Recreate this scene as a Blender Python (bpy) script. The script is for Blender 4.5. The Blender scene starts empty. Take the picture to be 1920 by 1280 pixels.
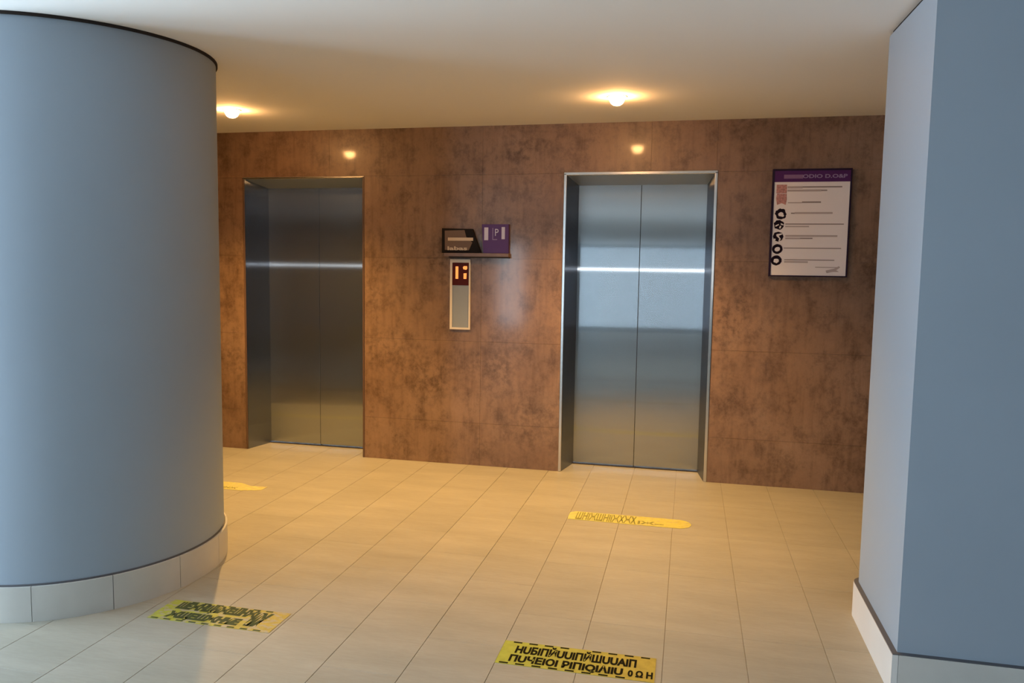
import bpy, bmesh, math, random
from mathutils import Vector, Matrix
random.seed(7)
S = bpy.context.scene
C = S.collection

# ------------------------------------------------------------------ camera
CAM_H = 1.45
F_PX = 1461.37
PITCH, ROLL, YAW = math.radians(5.1415), math.radians(0.879), math.radians(12.7685)
fw = Vector((-math.sin(YAW)*math.cos(PITCH), math.cos(YAW)*math.cos(PITCH), -math.sin(PITCH)))
r0 = Vector((math.cos(YAW), math.sin(YAW), 0)); u0 = r0.cross(fw)
rt = r0*math.cos(ROLL) + u0*math.sin(ROLL)
up = -r0*math.sin(ROLL) + u0*math.cos(ROLL)
cam_d = bpy.data.cameras.new('camera')
cam_d.sensor_width = 36.0; cam_d.lens = 36.0*F_PX/1920.0; cam_d.clip_start = 0.02
cam = bpy.data.objects.new('camera', cam_d); C.objects.link(cam)
M = Matrix((rt, up, -fw)).transposed().to_4x4(); M.translation = (0, 0, CAM_H)
cam.matrix_world = M
S.camera = cam

# ------------------------------------------------------------------ world, daylight, exposure
SKY_STRENGTH = 23.5
w = bpy.data.worlds.new('sky'); S.world = w; w.use_nodes = True
bg = w.node_tree.nodes['Background']
bg.inputs['Color'].default_value = (0.66, 0.84, 1.0, 1); bg.inputs['Strength'].default_value = SKY_STRENGTH
S.view_settings.view_transform = 'Standard'; S.view_settings.look = 'None'
S.view_settings.gamma = 1.0; S.view_settings.exposure = 0.0; S.view_settings.use_curve_mapping = False

# the room (metres): X along the lift wall, Y towards it, Z up, floor at 0
D = 5.53                       # face of the lift wall
RX0, RX1, RY0 = -5.2, 4.2, -7.5   # left wall, right wall, rear wall of the lobby
def ceil_z(y): return 2.42 + (y-3.0)*0.0269

# windows of the lobby, beside and behind the camera: openings to the sky
WIN_LEFT = [(-7.0, -6.3), (0.0, 1.1), (1.25, 2.42)]        # y ranges in the left wall; first one added to brighten the rear wall
WIN_REAR = [(-4.6, -3.95)]                                   # x range in the rear wall
WZ0, WZ1 = 0.10, 2.08
def portal(loc, rot, sx, sy):
    l = bpy.data.lights.new('window_portal', 'AREA'); l.shape = 'RECTANGLE'; l.size = sx; l.size_y = sy
    l.cycles.is_portal = True
    o = bpy.data.objects.new('window_portal', l); C.objects.link(o); o.location = loc; o.rotation_euler = rot
for a, b in WIN_LEFT: portal((RX0-0.02, (a+b)/2, (WZ0+WZ1)/2), (0, -math.pi/2, 0), WZ1-WZ0, b-a)
for a, b in WIN_REAR: portal(((a+b)/2, RY0-0.02, (WZ0+WZ1)/2), (math.pi/2, 0, 0), b-a, WZ1-WZ0)

# the small flash of the phone that took the picture
fl = bpy.data.lights.new('phone_flash', 'POINT'); fl.energy = 15.0; fl.shadow_soft_size = 0.012; fl.color = (0.95, 0.98, 1.0)
flo = bpy.data.objects.new('phone_flash', fl); C.objects.link(flo); flo.location = (0.01, 0.0, 1.50)

DOWNLIGHT_POWER = 355.0
DOWNLIGHT_COL = (1.0, 0.57, 0.18)
DOWNLIGHTS = [(-2.935, 4.63), (-0.448, 4.625)]

# ------------------------------------------------------------------ helpers
def link(name, me, mat=None, parent=None, smooth=False):
    o = bpy.data.objects.new(name, me); C.objects.link(o)
    if mat is not None and not me.materials: me.materials.append(mat)
    if parent is not None: o.parent = parent
    if smooth:
        for p in me.polygons: p.use_smooth = True
    return o
def tag(o, label=None, cat=None, group=None, kind=None):
    if label: o['label'] = label
    if cat: o['category'] = cat
    if group: o['group'] = group
    if kind: o['kind'] = kind
    return o
def empty(name, loc=(0, 0, 0)):
    o = bpy.data.objects.new(name, None); C.objects.link(o); o.location = loc; o.empty_display_size = 0.1
    return o
def mesh_of(bm, name):
    me = bpy.data.meshes.new(name); bmesh.ops.recalc_face_normals(bm, faces=bm.faces); bm.to_mesh(me); bm.free(); return me
def add_box(bm, x0, x1, y0, y1, z0, z1):
    vs = [bm.verts.new(v) for v in ((x0,y0,z0),(x1,y0,z0),(x1,y1,z0),(x0,y1,z0),(x0,y0,z1),(x1,y0,z1),(x1,y1,z1),(x0,y1,z1))]
    for f in ((0,3,2,1),(4,5,6,7),(0,1,5,4),(1,2,6,5),(2,3,7,6),(3,0,4,7)): bm.faces.new([vs[i] for i in f])
def box(name, b, mat, parent=None, bevel=0.0, seg=2):
    """b in world coordinates; the object's own parent offset is taken off"""
    off = parent_off(parent)
    bm = bmesh.new(); add_box(bm, b[0]-off.x, b[1]-off.x, b[2]-off.y, b[3]-off.y, b[4]-off.z, b[5]-off.z)
    if bevel: bmesh.ops.bevel(bm, geom=bm.edges[:], offset=bevel, segments=seg, affect='EDGES', profile=0.5)
    return link(name, mesh_of(bm, name), mat, parent)
def parent_off(p):
    v = Vector((0, 0, 0))
    while p is not None:
        v += p.location; p = p.parent
    return v
def prism_xz(name, pts, y0, y1, mat, parent=None):
    """outline in X,Z (world), extruded from y0 (front) to y1"""
    off = parent_off(parent); bm = bmesh.new()
    a = [bm.verts.new((x-off.x, y0-off.y, z-off.z)) for x, z in pts]
    b = [bm.verts.new((x-off.x, y1-off.y, z-off.z)) for x, z in pts]
    n = len(pts); bm.faces.new(a); bm.faces.new(b[::-1])
    for i in range(n): bm.faces.new((a[i], a[(i+1) % n], b[(i+1) % n], b[i]))
    return link(name, mesh_of(bm, name), mat, parent)
def boxes(name, bl, mat, parent=None):
    off = parent_off(parent); bm = bmesh.new()
    for b in bl: add_box(bm, b[0]-off.x, b[1]-off.x, b[2]-off.y, b[3]-off.y, b[4]-off.z, b[5]-off.z)
    return link(name, mesh_of(bm, name), mat, parent)

# ------------------------------------------------------------------ materials
def mat(name, col, rough=0.5, metal=0.0, spec=0.5, noise=0.0, scale=8.0, bump=0.0):
    m = bpy.data.materials.new(name); m.use_nodes = True
    nt = m.node_tree; b = nt.nodes['Principled BSDF']
    b.inputs['Base Color'].default_value = (*col, 1); b.inputs['Roughness'].default_value = rough
    b.inputs['Metallic'].default_value = metal; b.inputs['Specular IOR Level'].default_value = spec
    if noise or bump:
        g = nt.nodes.new('ShaderNodeNewGeometry'); n = nt.nodes.new('ShaderNodeTexNoise')
        n.inputs['Scale'].default_value = scale; n.inputs['Detail'].default_value = 6
        nt.links.new(g.outputs['Position'], n.inputs['Vector'])
        if noise:
            r = nt.nodes.new('ShaderNodeValToRGB')
            r.color_ramp.elements[0].position = 0.3; r.color_ramp.elements[1].position = 0.7
            r.color_ramp.elements[0].color = (*[c*(1-noise) for c in col], 1)
            r.color_ramp.elements[1].color = (*[min(1, c*(1+noise)) for c in col], 1)
            nt.links.new(n.outputs['Fac'], r.inputs['Fac']); nt.links.new(r.outputs['Color'], b.inputs['Base Color'])
        if bump:
            bp = nt.nodes.new('ShaderNodeBump'); bp.inputs['Strength'].default_value = bump; bp.inputs['Distance'].default_value = 0.002
            nt.links.new(n.outputs['Fac'], bp.inputs['Height']); nt.links.new(bp.outputs['Normal'], b.inputs['Normal'])
    return m
def emis(name, col, s):
    m = bpy.data.materials.new(name); m.use_nodes = True; nt = m.node_tree
    nt.nodes.remove(nt.nodes['Principled BSDF']); e = nt.nodes.new('ShaderNodeEmission')
    e.inputs['Color'].default_value = (*col, 1); e.inputs['Strength'].default_value = s
    nt.links.new(e.outputs[0], nt.nodes['Material Output'].inputs['Surface']); return m
def noise_node(nt, vec, scale, detail=6, rough=0.6, stretch=None, loc=(0, 0, 0)):
    mp = nt.nodes.new('ShaderNodeMapping'); mp.inputs['Location'].default_value = loc
    if stretch: mp.inputs['Scale'].default_value = stretch
    nt.links.new(vec, mp.inputs['Vector'])
    n = nt.nodes.new('ShaderNodeTexNoise'); n.inputs['Scale'].default_value = scale
    n.inputs['Detail'].default_value = detail; n.inputs['Roughness'].default_value = rough
    nt.links.new(mp.outputs[0], n.inputs['Vector']); return n.outputs['Fac']
def ramp(nt, fac, stops):
    r = nt.nodes.new('ShaderNodeValToRGB'); e = r.color_ramp.elements
    e[0].position, e[0].color = stops[0][0], (*stops[0][1], 1)
    e[1].position, e[1].color = stops[-1][0], (*stops[-1][1], 1)
    for p, c in stops[1:-1]:
        k = e.new(p); k.color = (*c, 1)
    nt.links.new(fac, r.inputs['Fac']); return r.outputs['Color']
def mix(nt, a, b, fac, mode='MIX'):
    m = nt.nodes.new('ShaderNodeMix'); m.data_type = 'RGBA'; m.blend_type = mode
    for s, v in ((6, a), (7, b), (0, fac)):
        if hasattr(v, 'is_linked') or hasattr(v, 'links'): nt.links.new(v, m.inputs[s])
        elif isinstance(v, tuple): m.inputs[s].default_value = (*v, 1)
        else: m.inputs[s].default_value = v
    return m.outputs[2]

def stone_material():
    m = bpy.data.materials.new('polished_brown_stone'); m.use_nodes = True; nt = m.node_tree
    b = nt.nodes['Principled BSDF']; g = nt.nodes.new('ShaderNodeNewGeometry').outputs['Position']
    big = noise_node(nt, g, 1.3, 5, 0.62)
    base = ramp(nt, big, [(0.28, (0.18, 0.106, 0.068)), (0.48, (0.235, 0.142, 0.094)), (0.72, (0.295, 0.190, 0.135))])
    mott = noise_node(nt, g, 8.0, 12, 0.78, (1, 1, 0.8), (3, 1, 5))
    base = mix(nt, base, ramp(nt, mott, [(0.36, (0.42, 0.38, 0.35)), (0.50, (0.96, 0.96, 0.96)), (0.72, (1.28, 1.27, 1.26))]), 0.8, 'MULTIPLY')
    drip = noise_node(nt, g, 9.0, 6, 0.6, (3.2, 1, 0.35), (7, 2, 1))
    base = mix(nt, base, ramp(nt, drip, [(0.32, (0.68, 0.64, 0.60)), (0.5, (1, 1, 1)), (0.8, (1.08, 1.08, 1.08))]), 0.6, 'MULTIPLY')
    patch = noise_node(nt, g, 2.1, 3, 0.5, None, (11, 4, 2.4))
    spots = noise_node(nt, g, 26.0, 5, 0.7, None, (2, 8, 1))
    dk = mix(nt, base, ramp(nt, spots, [(0.40, (0.30, 0.28, 0.26)), (0.54, (1, 1, 1))]), ramp(nt, patch, [(0.48, (0, 0, 0)), (0.70, (0.6, 0.6, 0.6))]), 'MULTIPLY')
    oi = nt.nodes.new('ShaderNodeObjectInfo')
    tone = ramp(nt, oi.outputs['Random'], [(0, (0.96, 0.965, 0.97)), (1, (1.03, 1.025, 1.02))])
    dk = mix(nt, dk, tone, 1.0, 'MULTIPLY')
    nt.links.new(dk, b.inputs['Base Color'])
    b.inputs['Roughness'].default_value = 0.42; b.inputs['Specular IOR Level'].default_value = 0.45
    b.inputs['Coat Weight'].default_value = 0.22; b.inputs['Coat Roughness'].default_value = 0.09
    bp = nt.nodes.new('ShaderNodeBump'); bp.inputs['Strength'].default_value = 0.25; bp.inputs['Distance'].default_value = 0.001
    nt.links.new(mott, bp.inputs['Height']); nt.links.new(bp.outputs[0], b.inputs['Normal'])
    return m
def floor_material():
    m = bpy.data.materials.new('cream_floor_tile'); m.use_nodes = True; nt = m.node_tree
    b = nt.nodes['Principled BSDF']; g = nt.nodes.new('ShaderNodeNewGeometry').outputs['Position']
    n1 = noise_node(nt, g, 3.0, 5, 0.6, (0.6, 2.6, 1))
    base = ramp(nt, n1, [(0.3, (0.310, 0.292, 0.238)), (0.7, (0.370, 0.346, 0.288))])
    n2 = noise_node(nt, g, 30.0, 6, 0.7, (0.5, 3.0, 1))
    base = mix(nt, base, ramp(nt, n2, [(0.35, (0.90, 0.89, 0.87)), (0.6, (1, 1, 1))]), 0.7, 'MULTIPLY')
    oi = nt.nodes.new('ShaderNodeObjectInfo')
    base = mix(nt, base, ramp(nt, oi.outputs['Random'], [(0, (0.95, 0.95, 0.95)), (1, (1.03, 1.03, 1.03))]), 1.0, 'MULTIPLY')
    nt.links.new(base, b.inputs['Base Color'])
    b.inputs['Roughness'].default_value = 0.45; b.inputs['Specular IOR Level'].default_value = 0.28
    return m
def steel_material(name, col, rough, aniso, base_rough):
    """sheet steel with a vertical brushed grain: reflections smear sideways"""
    m = bpy.data.materials.new(name); m.use_nodes = True; nt = m.node_tree
    nt.nodes.remove(nt.nodes['Principled BSDF'])
    g = nt.nodes.new('ShaderNodeBsdfAnisotropic'); g.distribution = 'GGX'
    g.inputs['Color'].default_value = (*col, 1); g.inputs['Roughness'].default_value = rough
    g.inputs['Anisotropy'].default_value = aniso
    t = nt.nodes.new('ShaderNodeCombineXYZ'); t.inputs[2].default_value = 1.0
    nt.links.new(t.outputs[0], g.inputs['Tangent'])
    g2 = nt.nodes.new('ShaderNodeBsdfAnisotropic'); g2.inputs['Color'].default_value = (*col, 1)
    g2.inputs['Roughness'].default_value = base_rough; g2.inputs['Anisotropy'].default_value = 0.3
    nt.links.new(t.outputs[0], g2.inputs['Tangent'])
    mx = nt.nodes.new('ShaderNodeMixShader'); mx.inputs[0].default_value = 0.15
    nt.links.new(g.outputs[0], mx.inputs[1]); nt.links.new(g2.outputs[0], mx.inputs[2])
    nt.links.new(mx.outputs[0], nt.nodes['Material Output'].inputs['Surface'])
    return m

M_stone = stone_material()
M_floor = floor_material()
M_grout = mat('grout', (0.33, 0.295, 0.25), 0.9)
M_wgrout = mat('wall_grout', (0.15, 0.095, 0.065), 0.8)
M_ceil = mat('ceiling_paint', (0.88, 0.87, 0.85), 0.9, spec=0.2)
M_wall = mat('lobby_paint', (0.30, 0.31, 0.32), 0.8)
M_rear = mat('rear_paint', (0.38, 0.44, 0.48), 0.8)
M_added_clad = mat('added_dark_cladding', (0.07, 0.05, 0.042), 0.4, noise=0.2, scale=5)  # unseen panels, added so the steel reflects a dark passage
M_col = mat('blue_grey_paint', (0.30, 0.355, 0.42), 0.55, spec=0.35, noise=0.02, scale=2.0)
M_base = mat('base_stone', (0.52, 0.51, 0.48), 0.4, noise=0.06, scale=6)
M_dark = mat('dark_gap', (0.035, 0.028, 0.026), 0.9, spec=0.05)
M_strip = mat('dark_base_strip', (0.09, 0.09, 0.10), 0.6)  # painted shadow line on the curved wall, dark ledge top on the pillar
M_steel = steel_material('brushed_steel', (0.50, 0.535, 0.56), 0.16, 0.93, 0.36)
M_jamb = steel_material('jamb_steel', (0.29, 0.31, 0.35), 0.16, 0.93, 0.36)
M_frame = mat('frame_steel', (0.66, 0.65, 0.64), 0.22, 1.0)
M_lintel = mat('lintel_steel', (0.50, 0.56, 0.66), 0.35, 0.7)
M_white = mat('white_frame', (0.75, 0.73, 0.70), 0.4)

# ------------------------------------------------------------------ room shell
FZ = -0.012
flo_o = tag(box('floor', (RX0-0.2, RX1+0.2, RY0-0.2, D+0.30, -0.15, -0.004), M_grout), 'pale cream stone tile floor of the lift lobby', 'floor', kind='structure')
TW, TL, GAP = 0.305, 0.61, 0.0022
bm = bmesh.new(); add_box(bm, GAP/2, TW-GAP/2, GAP/6, TL-GAP/6, FZ, 0.0)
bmesh.ops.bevel(bm, geom=[e for e in bm.edges if all(v.co.z > -0.001 for v in e.verts)], offset=0.0006, segments=1, affect='EDGES')
tile_me = mesh_of(bm, 'tile'); tile_me.materials.append(M_floor)
TX0, TX1, TY0, TY1 = -0.66-TW*12, -0.66+TW*7, 1.60, D+0.27
offs = {k: random.choice((0.0, 0.0, 0.305)) for k in range(40)}
ncol = round((TX1-TX0)/TW)
for i in range(ncol):
    y = TY0 - offs[i] - 0.30 + (0.01*random.random()); x = TX0+i*TW
    while y < TY1:
        hid_left = x+TW < -4.0 and y < 4.0
        if not hid_left:
            t = min(TL, TY1-y)
            if t > 0.05:
                o = link('tile', tile_me, None, flo_o); o.location = (x, y, 0); o.scale = (1, t/TL, 1)
        y += TL
# the rest of the floor, out of the picture
def slab(name, x0, x1, y0, y1):
    box(name, (x0, x1, y0, y1, FZ, -0.0005), M_floor, flo_o)
slab('tile_field', RX0, RX1, RY0, TY0-0.62); slab('tile_field', RX0, TX0-0.01, TY0-0.6, D); slab('tile_field', TX1+0.01, RX1, TY0-0.6, D)

# ceiling, very slightly rising towards the lifts
bm = bmesh.new()
for z in (0, 0.12):
    pass
vs = []
for (x, y) in ((RX0-0.2, RY0-0.2), (RX1+0.2, RY0-0.2), (RX1+0.2, D+0.12), (RX0-0.2, D+0.12)):
    vs.append((bm.verts.new((x, y, ceil_z(y))), bm.verts.new((x, y, 2.75))))
bm.faces.new([v[0] for v in vs]); bm.faces.new([v[1] for v in vs][::-1])
for i in range(4): bm.faces.new((vs[i][0], vs[(i+1) % 4][0], vs[(i+1) % 4][1], vs[i][1]))
tag(link('ceiling', mesh_of(bm, 'ceiling'), M_ceil), 'plain white painted ceiling above the lift lobby', 'ceiling', kind='structure')

# lobby walls out of the picture, with their window openings
def wall_with_openings(name, axis, c0, c1, a0, a1, opens, label):
    bl = []; cur = a0
    def put(a, b, z0, z1):
        bl.append((c0, c1, a, b, z0, z1) if axis == 'x' else (a, b, c0, c1, z0, z1))
    for a, b in opens:
        put(cur, a, 0, 2.7); put(a, b, -0.1, WZ0); put(a, b, WZ1, 2.7); cur = b
    put(cur, a1, 0, 2.7)
    o = boxes(name, bl, M_rear if name == 'wall_rear' else M_wall); tag(o, label, 'wall', kind='structure'); return o
wl = wall_with_openings('wall_left', 'x', RX0-0.2, RX0, RY0, D+0.1, WIN_LEFT, 'pale lobby wall with tall windows left of the rounded wall')
wrr = wall_with_openings('wall_rear', 'y', RY0-0.2, RY0, RX0-0.2, RX1+0.2, WIN_REAR, 'pale lobby wall behind the viewpoint with one tall window')
wr = tag(box('wall_right', (RX1, RX1+0.2, RY0, D+0.1, 0, 2.7), M_wall), 'plain pale lobby wall beyond the square pillar', 'wall', kind='structure')

# ------------------------------------------------------------------ lift wall of stone panels
D1 = (-3.42, -2.41); D2 = (-0.885, 0.150); DT = 2.143       # openings
wall = tag(empty('wall_back', (0, D, 0)), 'mottled brown polished stone panel wall around the two lift doors', 'wall', kind='structure')
wtop = 2.62
boxes('backing', [(RX0, D1[0]-0.004, D+0.02, D+0.32, 0, wtop), (D1[1]+0.004, D2[0]-0.004, D+0.02, D+0.32, 0, wtop), (D2[1]+0.004, RX1, D+0.02, D+0.32, 0, wtop),
      (D1[0]-0.004, D1[1]+0.004, D+0.02, D+0.32, DT+0.004, wtop), (D2[0]-0.004, D2[1]+0.004, D+0.02, D+0.32, DT+0.004, wtop)], M_wgrout, wall)
def panel(x0, x1, z0, z1):
    g = 0.0006
    box('panel', (x0+g, x1-g, D, D+0.02, z0+g, z1-g), M_stone, wall)
ZR = [0.0, 0.32, 0.93, 1.54, DT, ceil_z(D)+0.01]
def spans(a, b, cuts): 
    c = [a]+[k for k in cuts if a+0.02 < k < b-0.02]+[b]; return list(zip(c[:-1], c[1:]))
cuts_low = [-5.1, -3.9, -1.49, 1.35, 2.55]; cuts_head = [-5.1, -3.9, -2.69, -1.49, -0.29, 0.15, 1.35, 2.55]
for k in range(4):
    for a, b in ((RX0, D1[0]), (D1[1], D2[0]), (D2[1], RX1)):
        for s in spans(a, b, cuts_low): panel(*s, ZR[k], ZR[k+1])
for s in spans(RX0, RX1, cuts_head): panel(*s, ZR[4], ZR[5])

# ------------------------------------------------------------------ lift doors
PY = 5.80
def lift(n, X, label, left_edge_mat, right_edge_mat, head_mat, lip):
    x0, x1 = X
    o = tag(empty('door_%d' % n, ((x0+x1)/2, D, 0)), label, 'elevator door', kind='structure')
    i0, i1, zt = x0+0.062, x1-0.052, DT-0.055
    off = o.location
    def wedge(name, pts, z0, z1, m):          # plan outline, vertical prism
        bm = bmesh.new()
        a = [bm.verts.new((x-off.x, y-off.y, z0)) for x, y in pts]; b = [bm.verts.new((x-off.x, y-off.y, z1)) for x, y in pts]
        k = len(pts); bm.faces.new(a); bm.faces.new(b)
        for i in range(k): bm.faces.new((a[i], a[(i+1) % k], b[(i+1) % k], b[i]))
        return link(name, mesh_of(bm, name), m, o)
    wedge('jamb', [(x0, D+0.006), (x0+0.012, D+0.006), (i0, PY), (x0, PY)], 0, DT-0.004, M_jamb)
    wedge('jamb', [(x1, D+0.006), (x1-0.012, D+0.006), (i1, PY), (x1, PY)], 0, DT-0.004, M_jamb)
    # lintel, its underside falling to the door head
    bm = bmesh.new()
    pr = [(D+0.006, DT-0.001), (D+0.006, DT-0.012), (PY, zt), (PY, DT-0.001)]
    a = [bm.verts.new((x0-off.x, y-off.y, z)) for y, z in pr]; b = [bm.verts.new((x1-off.x, y-off.y, z)) for y, z in pr]
    bm.faces.new(a); bm.faces.new(b)
    for i in range(4): bm.faces.new((a[i], a[(i+1) % 4], b[(i+1) % 4], b[i]))
    link('lintel', mesh_of(bm, 'lintel'), M_lintel, o)
    # slim edge strips round the opening
    box('edge_strip', (x0-lip, x0+0.012, D-0.006, D+0.006, 0, DT), left_edge_mat, o, bevel=0.004, seg=3)
    box('edge_strip', (x1-0.012, x1+lip, D-0.006, D+0.006, 0, DT), right_edge_mat, o, bevel=0.004, seg=3)
    box('head_strip', (x0-lip, x1+lip, D-0.006, D+0.006, DT-0.013, DT+lip), head_mat, o, bevel=0.004, seg=3)
    cx = (i0+i1)/2 - 0.004
    for a_, b_ in ((i0-0.03, cx-0.0015), (cx+0.0015, i1+0.03)):
        box('door_panel', (a_, b_, PY, PY+0.03, 0.012, zt+0.03), M_steel, o, bevel=0.0015, seg=1)
    box('seam', (cx-0.004, cx+0.004, PY+0.012, PY+0.04, 0.0, zt+0.02), M_dark, o)
    box('sill', (i0-0.03, i1+0.03, PY-0.012, PY+0.05, -0.004, 0.006), M_dark, o)
    return o
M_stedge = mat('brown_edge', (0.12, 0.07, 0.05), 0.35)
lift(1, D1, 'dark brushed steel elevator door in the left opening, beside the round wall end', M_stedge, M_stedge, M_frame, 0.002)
lift(2, D2, 'bright brushed steel two-panel elevator door with pale frame, left of the notice board', M_frame, M_frame, M_frame, 0.010)

# ------------------------------------------------------------------ round column
CX, CY, CR = -2.85, 3.15, 0.65
col = tag(empty('curved_wall', (CX, CY, 0)), 'thick blue-grey wall with a round end and pale stone base at the left', 'column')
XL = RX0-CX
def outline(r, n=96):
    P = [(XL, -r)]+[(r*math.cos(-math.pi/2+math.pi*i/n), r*math.sin(-math.pi/2+math.pi*i/n)) for i in range(n+1)]+[(XL, r)]
    return P
def extr(name, P, z0, z1, m, parent, smooth=True):
    bm = bmesh.new(); f = z1 if callable(z1) else (lambda y: z1); f0 = z0 if callable(z0) else (lambda y: z0)
    a = [bm.verts.new((x, y, f0(CY+y))) for x, y in P]; b = [bm.verts.new((x, y, f(CY+y))) for x, y in P]
    n = len(P); bm.faces.new(a); bm.faces.new(b)
    for i in range(n): bm.faces.new((a[i], a[(i+1) % n], b[(i+1) % n], b[i]))
    o = link(name, mesh_of(bm, name), m, parent, smooth=smooth)
    if smooth: o.data.set_sharp_from_angle(angle=math.radians(35))
    return o
extr('shaft', outline(CR), 0.0, lambda y: ceil_z(y)-0.012, M_col, col)
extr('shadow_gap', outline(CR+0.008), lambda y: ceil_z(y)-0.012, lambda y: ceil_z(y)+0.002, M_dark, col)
extr('base_top_strip', outline(CR+0.006), 0.147, 0.154, M_strip, col)  # dark ring standing in for the shadow line above the base
def arc_piece(a0, a1, r0_, r1_, n=10):
    A = [a0+(a1-a0)*i/n for i in range(n+1)]
    return [(r1_*math.cos(a), r1_*math.sin(a)) for a in A]+[(r0_*math.cos(a), r0_*math.sin(a)) for a in A[::-1]]
st = math.pi/7
for k in range(7):
    a = -math.pi/2+st*k
    extr('base_tile', arc_piece(a+0.0018, a+st-0.0018, CR-0.01, CR+0.016), 0.0, 0.147, M_base, col)
for k in range(6):
    for sgn in (-1, 1):
        x1 = -0.3*k-0.001; x0 = max(XL, -0.3*(k+1)+0.001); yy = sorted((sgn*(CR-0.01), sgn*(CR+0.016)))
        extr('base_tile', [(x0, yy[0]), (x1, yy[0]), (x1, yy[1]), (x0, yy[1])], 0.0, 0.147, M_base, col, False)

box('added_rear_cladding', (RX0, CX, CY+CR+0.017, CY+CR+0.03, 0.0, 2.42), M_added_clad, col)  # added out of view to darken the left door's reflection
# ------------------------------------------------------------------ square pillar
PX0, PX1, PYF, PYB, PR = 0.748, RX1, 2.846, 3.53, 0.05
pil = tag(empty('square_pillar', (PX0, PYF, 0)), 'square-edged blue-grey pillar with pale stone base at the right edge', 'pillar')
def pillar_outline(e):
    pts = [(PX0-e, PYF-e), (PX1+e, PYF-e), (PX1+e, PYB+e)]
    for i in range(9):
        a = math.pi/2*(1+i/8); r = PR+e
        pts.append((PX0-e+r+r*math.cos(a), PYB+e-r+r*math.sin(a)))
    return pts
def pillar_piece(name, e, z0, z1, m, bevel=0.0):
    bm = bmesh.new(); P = pillar_outline(e)
    f = z1 if callable(z1) else (lambda y: z1); f0 = z0 if callable(z0) else (lambda y: z0)
    a = [bm.verts.new((x-PX0, y-PYF, f0(y))) for x, y in P]; b = [bm.verts.new((x-PX0, y-PYF, f(y))) for x, y in P]
    n = len(P); bm.faces.new(a); bm.faces.new(b)
    for i in range(n): bm.faces.new((a[i], a[(i+1) % n], b[(i+1) % n], b[i]))
    o = link(name, mesh_of(bm, name), m, pil, smooth=True); o.data.set_sharp_from_angle(angle=math.radians(30)); return o
pillar_piece('shaft', 0.0, 0.0, lambda y: ceil_z(y)-0.020, M_col)
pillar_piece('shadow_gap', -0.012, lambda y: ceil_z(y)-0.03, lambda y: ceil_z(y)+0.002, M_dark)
pillar_piece('base_top_strip', 0.0185, 0.1465, 0.150, M_strip)  # dark cover over the top ledge of the base
box('added_rear_cladding', (PX0+PR+0.02, RX1, PYB+0.005, PYB+0.02, 0.0, 2.40), M_added_clad, pil)  # added behind the pillar, unseen, to darken the jamb reflections
box('added_cladding', (RX1-0.012, RX1, PYB+0.03, D, 0.0, 2.42), M_added_clad, wr); box('added_cladding', (RX0, RX0+0.012, CY+CR+0.05, D, 0.0, 2.42), M_added_clad, wl)  # added dark panels at both passage ends, unseen, to dim the reflections
# base boards: side board with rounded end, front boards
M_base_lit = mat('base_stone_lit', (0.66, 0.65, 0.63), 0.4, noise=0.04, scale=5)  # same base stone, made lighter for the side facing the daylight
e = 0.020
bm = bmesh.new()
P = [(PX0-e, PYF-e), (PX0+0.002, PYF-e), (PX0+0.002, PYB-PR)]
out = [(PX0-e, PYB-PR)]
for i in range(1, 9):
    a = math.pi-math.pi/2*i/8; out.append((PX0+PR+(PR+e)*math.cos(a), PYB-PR+(PR+e)*math.sin(a)))
inn = [(PX0+PR, PYB), (PX0+PR*0.3, PYB-PR*0.3)]
P = [(PX0-e, PYF-e)]+out+inn+[(PX0, PYB-PR), (PX0, PYF-e)]
a = [bm.verts.new((x-PX0, y-PYF, 0)) for x, y in P]; b = [bm.verts.new((x-PX0, y-PYF, 0.147)) for x, y in P]
n = len(P); bm.faces.new(a); bm.faces.new(b)
for i in range(n): bm.faces.new((a[i], a[(i+1) % n], b[(i+1) % n], b[i]))
link('side_base_board', mesh_of(bm, 'side_base_board'), M_base_lit, pil)
x = PX0+0.0015
while x < PX1:
    box('front_base_board', (x, min(x+0.608, PX1), PYF-e, PYF, 0, 0.147), M_base, pil, bevel=0.001, seg=1); x += 0.61

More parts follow.
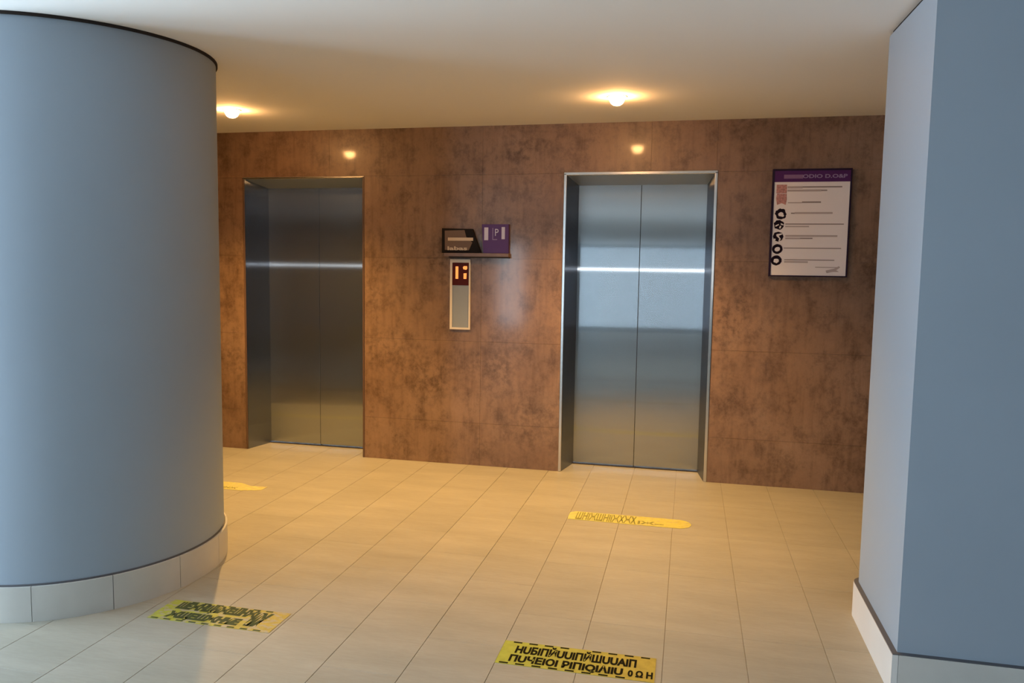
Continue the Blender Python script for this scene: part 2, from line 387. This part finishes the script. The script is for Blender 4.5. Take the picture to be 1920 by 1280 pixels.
# ------------------------------------------------------------------ ceiling downlights
M_lampring = mat('lamp_ring', (0.8, 0.76, 0.68), 0.4)
M_bulb = emis('lamp_glow', (1.0, 0.50, 0.17), 270.0)
names = ['lit round ceiling downlight beside the round wall end', 'lit round ceiling downlight in front of the bright elevator door', 'lit round ceiling downlight in the passage beyond the square pillar']
for (x, y), lab in zip(DOWNLIGHTS, names):
    z = ceil_z(y)
    d = tag(empty('ceiling_downlight', (x, y, z)), lab, 'ceiling light', 'recessed downlights in a row')
    def lathe(name, prof, m, n=40):
        bm = bmesh.new(); L = [[bm.verts.new((r*math.cos(2*math.pi*i/n), r*math.sin(2*math.pi*i/n), zz)) for r, zz in prof] for i in range(n)]
        for i in range(n):
            A, B = L[i], L[(i+1) % n]
            for j in range(len(prof)-1): bm.faces.new((A[j], B[j], B[j+1], A[j+1]))
        return bm
    bmr = lathe('ring', [(0.046, 0.0), (0.046, -0.004), (0.052, -0.005), (0.060, -0.002), (0.060, 0.002)], M_lampring)
    link('trim_ring', mesh_of(bmr, 'trim_ring'), M_lampring, d, smooth=True)
    bmb = lathe('bulb', [(0.0005, -0.052), (0.018, -0.049), (0.033, -0.039), (0.042, -0.024), (0.046, -0.004)], M_bulb)  # bulges below the ceiling to give the lamp's glare a round shape
    link('lens', mesh_of(bmb, 'lens'), M_bulb, d, smooth=True)
    l = bpy.data.lights.new('downlight', 'SPOT'); l.energy = DOWNLIGHT_POWER; l.color = DOWNLIGHT_COL
    l.spot_size = math.radians(122); l.spot_blend = 1.0; l.shadow_soft_size = 0.02
    lo = bpy.data.objects.new('downlight_lamp', l); C.objects.link(lo); lo.parent = d; lo.location = (0, 0, -0.075)

# ------------------------------------------------------------------ lettering
def text_mesh(txt, width, height, bold=0.02):
    """built-in font outlines as a flat mesh, scaled to width x height, origin at lower left"""
    cu = bpy.data.curves.new('lettering', 'FONT'); cu.body = txt; cu.size = 1.0; cu.offset = bold; cu.resolution_u = 3; cu.extrude = 0.0
    o = bpy.data.objects.new('lettering', cu); C.objects.link(o)
    bpy.context.view_layer.update()
    dg = bpy.context.evaluated_depsgraph_get()
    me = bpy.data.meshes.new_from_object(o.evaluated_get(dg))
    bpy.data.objects.remove(o); bpy.data.curves.remove(cu)
    if len(me.vertices) == 0: return None
    xs = [v.co.x for v in me.vertices]; ys = [v.co.y for v in me.vertices]
    x0, y0, sx, sy = min(xs), min(ys), max(xs)-min(xs), max(ys)-min(ys)
    for v in me.vertices: v.co = ((v.co.x-x0)/sx*width, (v.co.y-y0)/sy*height, 0)
    me.materials.clear(); return me
def wall_text(txt, x, z, width, height, y, m, parent, bold=0.02, name='lettering'):
    me = text_mesh(txt, width, height, bold)
    if me is None: return
    o = link(name, me, m, parent); off = parent_off(parent)
    o.rotation_euler = (math.pi/2, 0, 0); o.location = (x-off.x, y-off.y, z-off.z); return o

# ------------------------------------------------------------------ floor indicator
ind = tag(empty('floor_indicator', (-1.648, D, 1.275)), 'slim white-framed floor indicator with red digits under the small shelf', 'indicator')
M_cream = mat('cream_bezel', (0.74, 0.66, 0.56), 0.4)
M_grey = mat('grey_plate', (0.27, 0.30, 0.33), 0.45)
M_disp = mat('dark_red_display', (0.075, 0.008, 0.006), 0.5, spec=0.15)
x0, x1, z0, z1 = -1.726, -1.571, 1.017, 1.532
boxes('bezel', [(x0, x0+0.017, D-0.014, D, z0, z1), (x1-0.011, x1, D-0.014, D, z0, z1), (x0+0.017, x1-0.011, D-0.014, D, z0, z0+0.014), (x0+0.017, x1-0.011, D-0.014, D, z1-0.024, z1)], M_cream, ind)
disp = box('display', (x0+0.017, x1-0.011, D-0.010, D, 1.342, z1-0.024), M_disp, ind)
box('cover_plate', (x0+0.017, x1-0.011, D-0.008, D, z0+0.014, 1.342), M_grey, ind)
M_digit = emis('orange_digit', (1.0, 0.30, 0.07), 1.5)
zx = lambda v: x0+0.017+(v-280)*0.127/118; zz = lambda v: 1.508-(v-612)*0.166/165
def seg_poly(L, name='digit'):
    off = parent_off(disp); bm = bmesh.new()
    for q in L:
        a = [bm.verts.new((zx(px)-off.x, D-0.0115-off.y, zz(py)-off.z)) for px, py in q]
        b = [bm.verts.new((zx(px)-off.x, D-0.0095-off.y, zz(py)-off.z)) for px, py in q]
        k = len(q); bm.faces.new(a); bm.faces.new(b)
        for i in range(k): bm.faces.new((a[i], a[(i+1) % k], b[(i+1) % k], b[i]))
    link(name, mesh_of(bm, name), M_digit, disp)
seg_poly([[(303, 640), (322, 640), (322, 730), (303, 730)]])
seg_poly([[(355, 645), (362, 637), (384, 637), (386, 655), (378, 664), (358, 660)]])
seg_poly([[(360, 690), (381, 688), (380, 730), (360, 730)]])

# ------------------------------------------------------------------ shelf and the two small signs on it
M_shelf = mat('brown_shelf', (0.20, 0.125, 0.095), 0.4, noise=0.15, scale=20)
sh = tag(empty('wall_shelf', (-1.52, D, 1.548)), 'thin brown ledge under the two small signs on the stone wall', 'shelf')
box('board', (-1.765, -1.278, D-0.045, D, 1.551, 1.577), M_shelf, sh, bevel=0.002, seg=1)
box('dark_edge', (-1.726, -1.276, D-0.046, D-0.002, 1.544, 1.551), M_dark, sh)
M_black = mat('black_plate', (0.014, 0.011, 0.012), 0.7, spec=0.15)
M_beige = mat('beige_print', (0.62, 0.50, 0.38), 0.6)
M_brownin = mat('brown_inset', (0.17, 0.115, 0.09), 0.5, spec=0.2)
sg = tag(empty('black_sign', (-1.64, D, 1.578)), 'small black sign with a slanted right side and two beige lines, above the floor indicator', 'sign')
sx = lambda v: -1.786+(v-205)*0.00103; sz = lambda v: 1.757-(v-355)*0.00103
SY = D-0.028
prism_xz('plate', [(sx(205), sz(355)), (sx(430), sz(360)), (sx(492), sz(527)), (sx(205), 1.578)], SY, D-0.004, M_black, sg)
prism_xz('inset', [(sx(226), sz(372)), (sx(372), sz(368)), (sx(385), sz(415)), (sx(430), sz(455)), (sx(405), sz(510)), (sx(228), sz(508))], SY-0.001, SY+0.002, M_brownin, sg)
box('printed_line', (sx(250), sx(436), SY-0.002, SY, sz(443), sz(421)), M_beige, sg)
wall_text('labas', sx(248), sz(510), 0.150, 0.028, SY-0.0022, M_beige, sg, 0.03)
ps = tag(empty('purple_sign', (-1.38, D, 1.578)), 'small square purple sign with pale strokes standing on the ledge', 'sign')
M_purple = mat('purple_plastic', (0.085, 0.025, 0.17), 0.5)
M_pale = mat('pale_lilac_print', (0.62, 0.60, 0.78), 0.4)
M_lilac2 = mat('mid_lilac_print', (0.30, 0.22, 0.42), 0.4)
PSY = D-0.032
prism_xz('plate', [(-1.482, 1.785), (-1.284, 1.786), (-1.283, 1.578), (-1.470, 1.578)], PSY, D-0.004, M_purple, ps)
qx = lambda v: -1.482+(v-505)*0.001015; qz = lambda v: 1.785-(v-325)*0.00097
def qbox(a, b, c, d): return (qx(a), qx(b), PSY-0.0012, PSY, qz(d), qz(c))
boxes('printed_stroke', [qbox(523, 552, 348, 442)], M_pale, ps); boxes('printed_stroke', [qbox(650, 674, 345, 434)], M_pale, ps)
boxes('printed_stroke', [qbox(583, 588, 352, 440)], M_lilac2, ps); boxes('printed_stroke', [qbox(588, 618, 434, 440)], M_lilac2, ps)
wall_text('P', qx(602), qz(410), 0.026, 0.05, PSY-0.0012, M_pale, ps, 0.0)

# ------------------------------------------------------------------ notice board
nb = tag(empty('notice_board', (0.7575, D, 1.80)), 'white printed notice with purple header in a dark frame, right of the bright elevator', 'notice board')
M_nframe = mat('dark_purple_frame', (0.022, 0.010, 0.034), 0.5, spec=0.2)
M_head = mat('purple_header', (0.085, 0.020, 0.125), 0.5, spec=0.2)
M_paper = mat('notice_paper', (0.88, 0.82, 0.84), 0.5)
M_ink = mat('black_ink', (0.014, 0.008, 0.018), 0.8, spec=0.1)
M_textg = mat('grey_print', (0.27, 0.22, 0.22), 0.6)
M_texts = mat('soft_grey_print', (0.50, 0.42, 0.43), 0.6)
M_pink = mat('pink_print', (0.50, 0.24, 0.23), 0.6, noise=0.35, scale=90)
X0, X1, Z0, Z1 = 0.511, 1.005, 1.444, 2.152
boxes('frame', [(X0, X0+0.013, D-0.024, D, Z0, Z1), (X1-0.010, X1, D-0.024, D, Z0, Z1), (X0+0.013, X1-0.010, D-0.024, D, Z0, Z0+0.008), (X0+0.013, X1-0.010, D-0.024, D, Z1-0.012, Z1)], M_nframe, nb)
hd = box('header', (X0+0.013, X1-0.010, D-0.021, D, 2.067, Z1-0.012), M_head, nb)
pp = box('sheet', (X0+0.013, X1-0.010, D-0.019, D, Z0+0.008, 2.067), M_paper, nb)
U = lambda v: X0+0.013+(v-315)*0.471/645; V = lambda v: 2.067-(v-278)*0.615/807
PYY = D-0.0195
def lines(name, L, m, par, y=PYY):
    for a, b, c, t in L: boxes(name, [(U(a), U(b), y-0.0006, y, V(c+t*0.6), V(c-t*0.6))], m, par)
lines('printed_text', [(560, 895, 322, 9), (720, 770, 352, 9), (560, 722, 452, 10), (470, 500, 547, 8), (425, 925, 640, 7), (560, 665, 763, 8), (420, 912, 848, 6), (430, 860, 950, 6)], M_textg, pp)
lines('soft_printed_text', [(430, 560, 324, 16), (430, 720, 352, 14), (440, 560, 456, 8), (500, 825, 545, 12), (425, 630, 661, 9), (430, 875, 742, 12), (430, 560, 764, 10), (430, 635, 968, 12), (700, 890, 1012, 6)], M_texts, pp)
def polym(name, rings, m, par, y):
    off = parent_off(par); bm = bmesh.new()
    for q in rings:
        a = [bm.verts.new((U(px)-off.x, y-0.0008-off.y, V(py)-off.z)) for px, py in q]; bm.faces.new(a)
    return link(name, mesh_of(bm, name), m, par)
polym('signature', [[(790, 1040), (860, 1022), (902, 1000), (912, 1012), (880, 1035), (905, 1050), (850, 1050), (800, 1062)]], M_texts, pp, PYY)
lines('pink_picture', [(335, 425, 338, 62)], M_pink, pp); 
polym('pink_picture', [[(340, 378), (425, 380), (428, 430), (420, 475), (385, 460), (345, 475), (335, 420)]], M_pink, pp, PYY)
def blob(cx_, cy_, rx, ry, rot=0, n=22, wob=0.0, s=0):
    rr = random.Random(s); L = []
    for i in range(n):
        t = 2*math.pi*i/n; k = 1+wob*rr.uniform(-1, 1)
        px, py = rx*k*math.cos(t), ry*k*math.sin(t); L.append((cx_+px*math.cos(rot)-py*math.sin(rot), cy_+px*math.sin(rot)+py*math.cos(rot)))
    return L
icons = [((382, 553, 50, 46, 0.3, 22, 0.10, 1), [blob(385, 558, 24, 20, 0.4, 12, 0.2, 2)]),
         ((370, 648, 44, 42, 0, 18, 0.12, 3), [[(338, 652), (368, 640), (370, 648), (342, 664)], [(385, 632), (408, 642), (408, 652), (386, 646)], [(378, 655), (392, 658), (384, 680), (372, 676)]]),
         ((368, 748, 46, 44, 0, 8, 0.06, 5), [[(352, 728), (400, 720), (402, 730), (372, 742), (392, 770), (378, 792), (372, 786), (378, 766), (352, 744)], [(334, 765), (348, 770), (342, 785), (330, 780)]]),
         ((365, 857, 46, 43, 0, 24, 0.03, 6), [blob(365, 859, 25, 20, -0.3, 14, 0.05, 7)]),
         ((360, 956, 48, 44, 0, 24, 0.03, 8), [blob(360, 960, 24, 20, 0.1, 14, 0.12, 9)])]
for spec, inner in icons:
    ic = polym('pictogram', [blob(*spec)], M_ink, pp, PYY)
    for q in inner: polym('pictogram_light', [q], M_paper, pp, PYY-0.0008)
lines('header_smear', [(395, 560, 233, 28)], mat('lilac_smear', (0.24, 0.13, 0.28), 0.5), hd, D-0.0212)
wall_text('ODIO D.O&P', U(555), V(247), U(935)-U(555), 0.025, D-0.0222, M_lilac2, hd, 0.03)

# ------------------------------------------------------------------ floor stickers
M_ink2 = mat('sticker_ink', (0.014, 0.012, 0.005), 0.85, spec=0.05)
M_olive = mat('olive_ink', (0.05, 0.062, 0.012), 0.85, noise=0.3, scale=40)
def yellow(name, ca, cb, x0, x1, worn=0.0, lo=0.47):
    """printed film: yellow from end to end, rubbed through to a clear beige film in patches"""
    m = bpy.data.materials.new(name); m.use_nodes = True; nt = m.node_tree; b = nt.nodes['Principled BSDF']
    g = nt.nodes.new('ShaderNodeNewGeometry').outputs['Position']; sp = nt.nodes.new('ShaderNodeSeparateXYZ'); nt.links.new(g, sp.inputs[0])
    mr = nt.nodes.new('ShaderNodeMapRange'); mr.inputs[1].default_value = x0; mr.inputs[2].default_value = x1; nt.links.new(sp.outputs[0], mr.inputs[0])
    c = ramp(nt, mr.outputs[0], [(0.0, ca), (0.9, cb)])
    n = noise_node(nt, g, 28, 5, 0.6)
    c = mix(nt, c, ramp(nt, n, [(0.35, (0.72, 0.72, 0.68)), (0.6, (1, 1, 1))]), 0.6, 'MULTIPLY')
    if worn:
        wn = noise_node(nt, g, 34, 4, 0.6, (0.8, 1.6, 1), (3, 7, 1))
        c = mix(nt, c, (0.40, 0.34, 0.25), ramp(nt, wn, [(lo, (0, 0, 0)), (lo+0.07, (worn, worn, worn))]))
    nt.links.new(c, b.inputs['Base Color']); b.inputs['Roughness'].default_value = 0.55; b.inputs['Specular IOR Level'].default_value = 0.25; return m
def sticker(x0, x1, y0, y1, label, m, rows, ink, bold, outline=None, dash=True, extra=None):
    cx_, cy_ = (x0+x1)/2, (y0+y1)/2
    o = tag(empty('floor_sticker', (cx_, cy_, 0)), label, 'floor sticker', 'yellow distance stickers on the floor')
    pts = outline or [(x0, y0), (x1, y0), (x1, y1), (x0, y1)]
    bm = bmesh.new()
    a = [bm.verts.new((x-cx_, y-cy_, 0.0003)) for x, y in pts]; b = [bm.verts.new((x-cx_, y-cy_, 0.0016)) for x, y in pts]
    k = len(pts); bm.faces.new(a); bm.faces.new(b)
    for i in range(k): bm.faces.new((a[i], a[(i+1) % k], b[(i+1) % k], b[i]))
    film = link('film', mesh_of(bm, 'film'), m, o)
    for txt, tx0, tx1, ty0, ty1 in rows:
        me = text_mesh(txt, tx1-tx0, ty1-ty0, bold)
        if me: 
            t = link('lettering', me, ink, o); t.location = (tx0-cx_, ty0-cy_, 0.0021)
    if dash:
        n = 9; step = (x1-x0-0.03)/n
        for side in (y0+0.003, y1-0.012):
            for i in range(n):
                if random.random() < 0.12: continue
                xx = x0+0.035+i*step + (0 if side > y0+0.02 else -0.02)
                box('dash', (xx, xx+step*0.55, side, side+0.009, 0.0016, 0.0022), ink, o)
    return o
Y_near = yellow('sticker_yellow_near', (0.40, 0.41, 0.055), (0.46, 0.34, 0.05), -0.66, -0.075)
sticker(-0.660, -0.075, 2.702, 2.882, 'yellow floor sticker with two rows of bold black letters, nearest the bottom edge', Y_near,
        [('HUБIПЙUUIПЙШUUAIП', -0.605, -0.145, 2.790, 2.868), ('ПUЧЕIОI РIПIQIАIIU', -0.615, -0.190, 2.714, 2.778), ('0 Ω Н', -0.172, -0.082, 2.722, 2.772)], M_ink2, 0.05)
Y_left = yellow('sticker_yellow_left', (0.40, 0.42, 0.05), (0.46, 0.35, 0.08), -2.14, -1.59, 0.85, 0.50)
sticker(-2.145, -1.588, 2.702, 2.884, 'yellow floor sticker with smudged olive lettering at the foot of the round wall end', Y_left,
        [('ШЕЖНЩИЖЕШНЖ', -2.09, -1.72, 2.795, 2.872), ('ЖЩЕШЖНИЕ', -2.085, -1.75, 2.716, 2.785), ('ИХ', -1.725, -1.65, 2.735, 2.86)], M_olive, 0.085)
Y_mid = yellow('sticker_yellow_mid', (0.54, 0.54, 0.17), (0.56, 0.50, 0.10), -0.66, 0.05, 0.6, 0.55)
M_olive2 = mat('faded_olive_ink', (0.20, 0.19, 0.03), 0.6, noise=0.5, scale=45)
oval = [(-0.66, 4.50), (-0.655, 4.455)]+[(-0.10, 4.450)]+[(-0.02+0.075*math.cos(t), 4.53+0.08*math.sin(t)) for t in [(-1.4+i*0.35) for i in range(9)]]+[(-0.10, 4.612), (-0.63, 4.612), (-0.66, 4.58)]
sticker(-0.66, 0.055, 4.45, 4.612, 'long yellow floor sticker with a rounded end before the bright elevator door', Y_mid,
        [('ШНIЖШНIIЖХЖХ', -0.615, -0.26, 4.462, 4.60), ('IЖ--', -0.25, -0.10, 4.47, 4.53)], M_olive2, 0.03, outline=oval, dash=False)
Y_far = yellow('sticker_yellow_far', (0.50, 0.47, 0.13), (0.58, 0.54, 0.20), -3.27, -2.68, 0.5, 0.5)
ov2 = [(-3.27, 4.46), (-2.80, 4.46), (-2.69, 4.50), (-2.685, 4.58), (-2.80, 4.57), (-2.90, 4.62), (-3.27, 4.62)]
sticker(-3.27, -2.685, 4.46, 4.62, 'worn yellow floor sticker half hidden behind the round wall end', Y_far,
        [('WHНЖШНЖ', -3.2, -2.86, 4.48, 4.52)], M_olive2, 0.02, outline=ov2, dash=False)
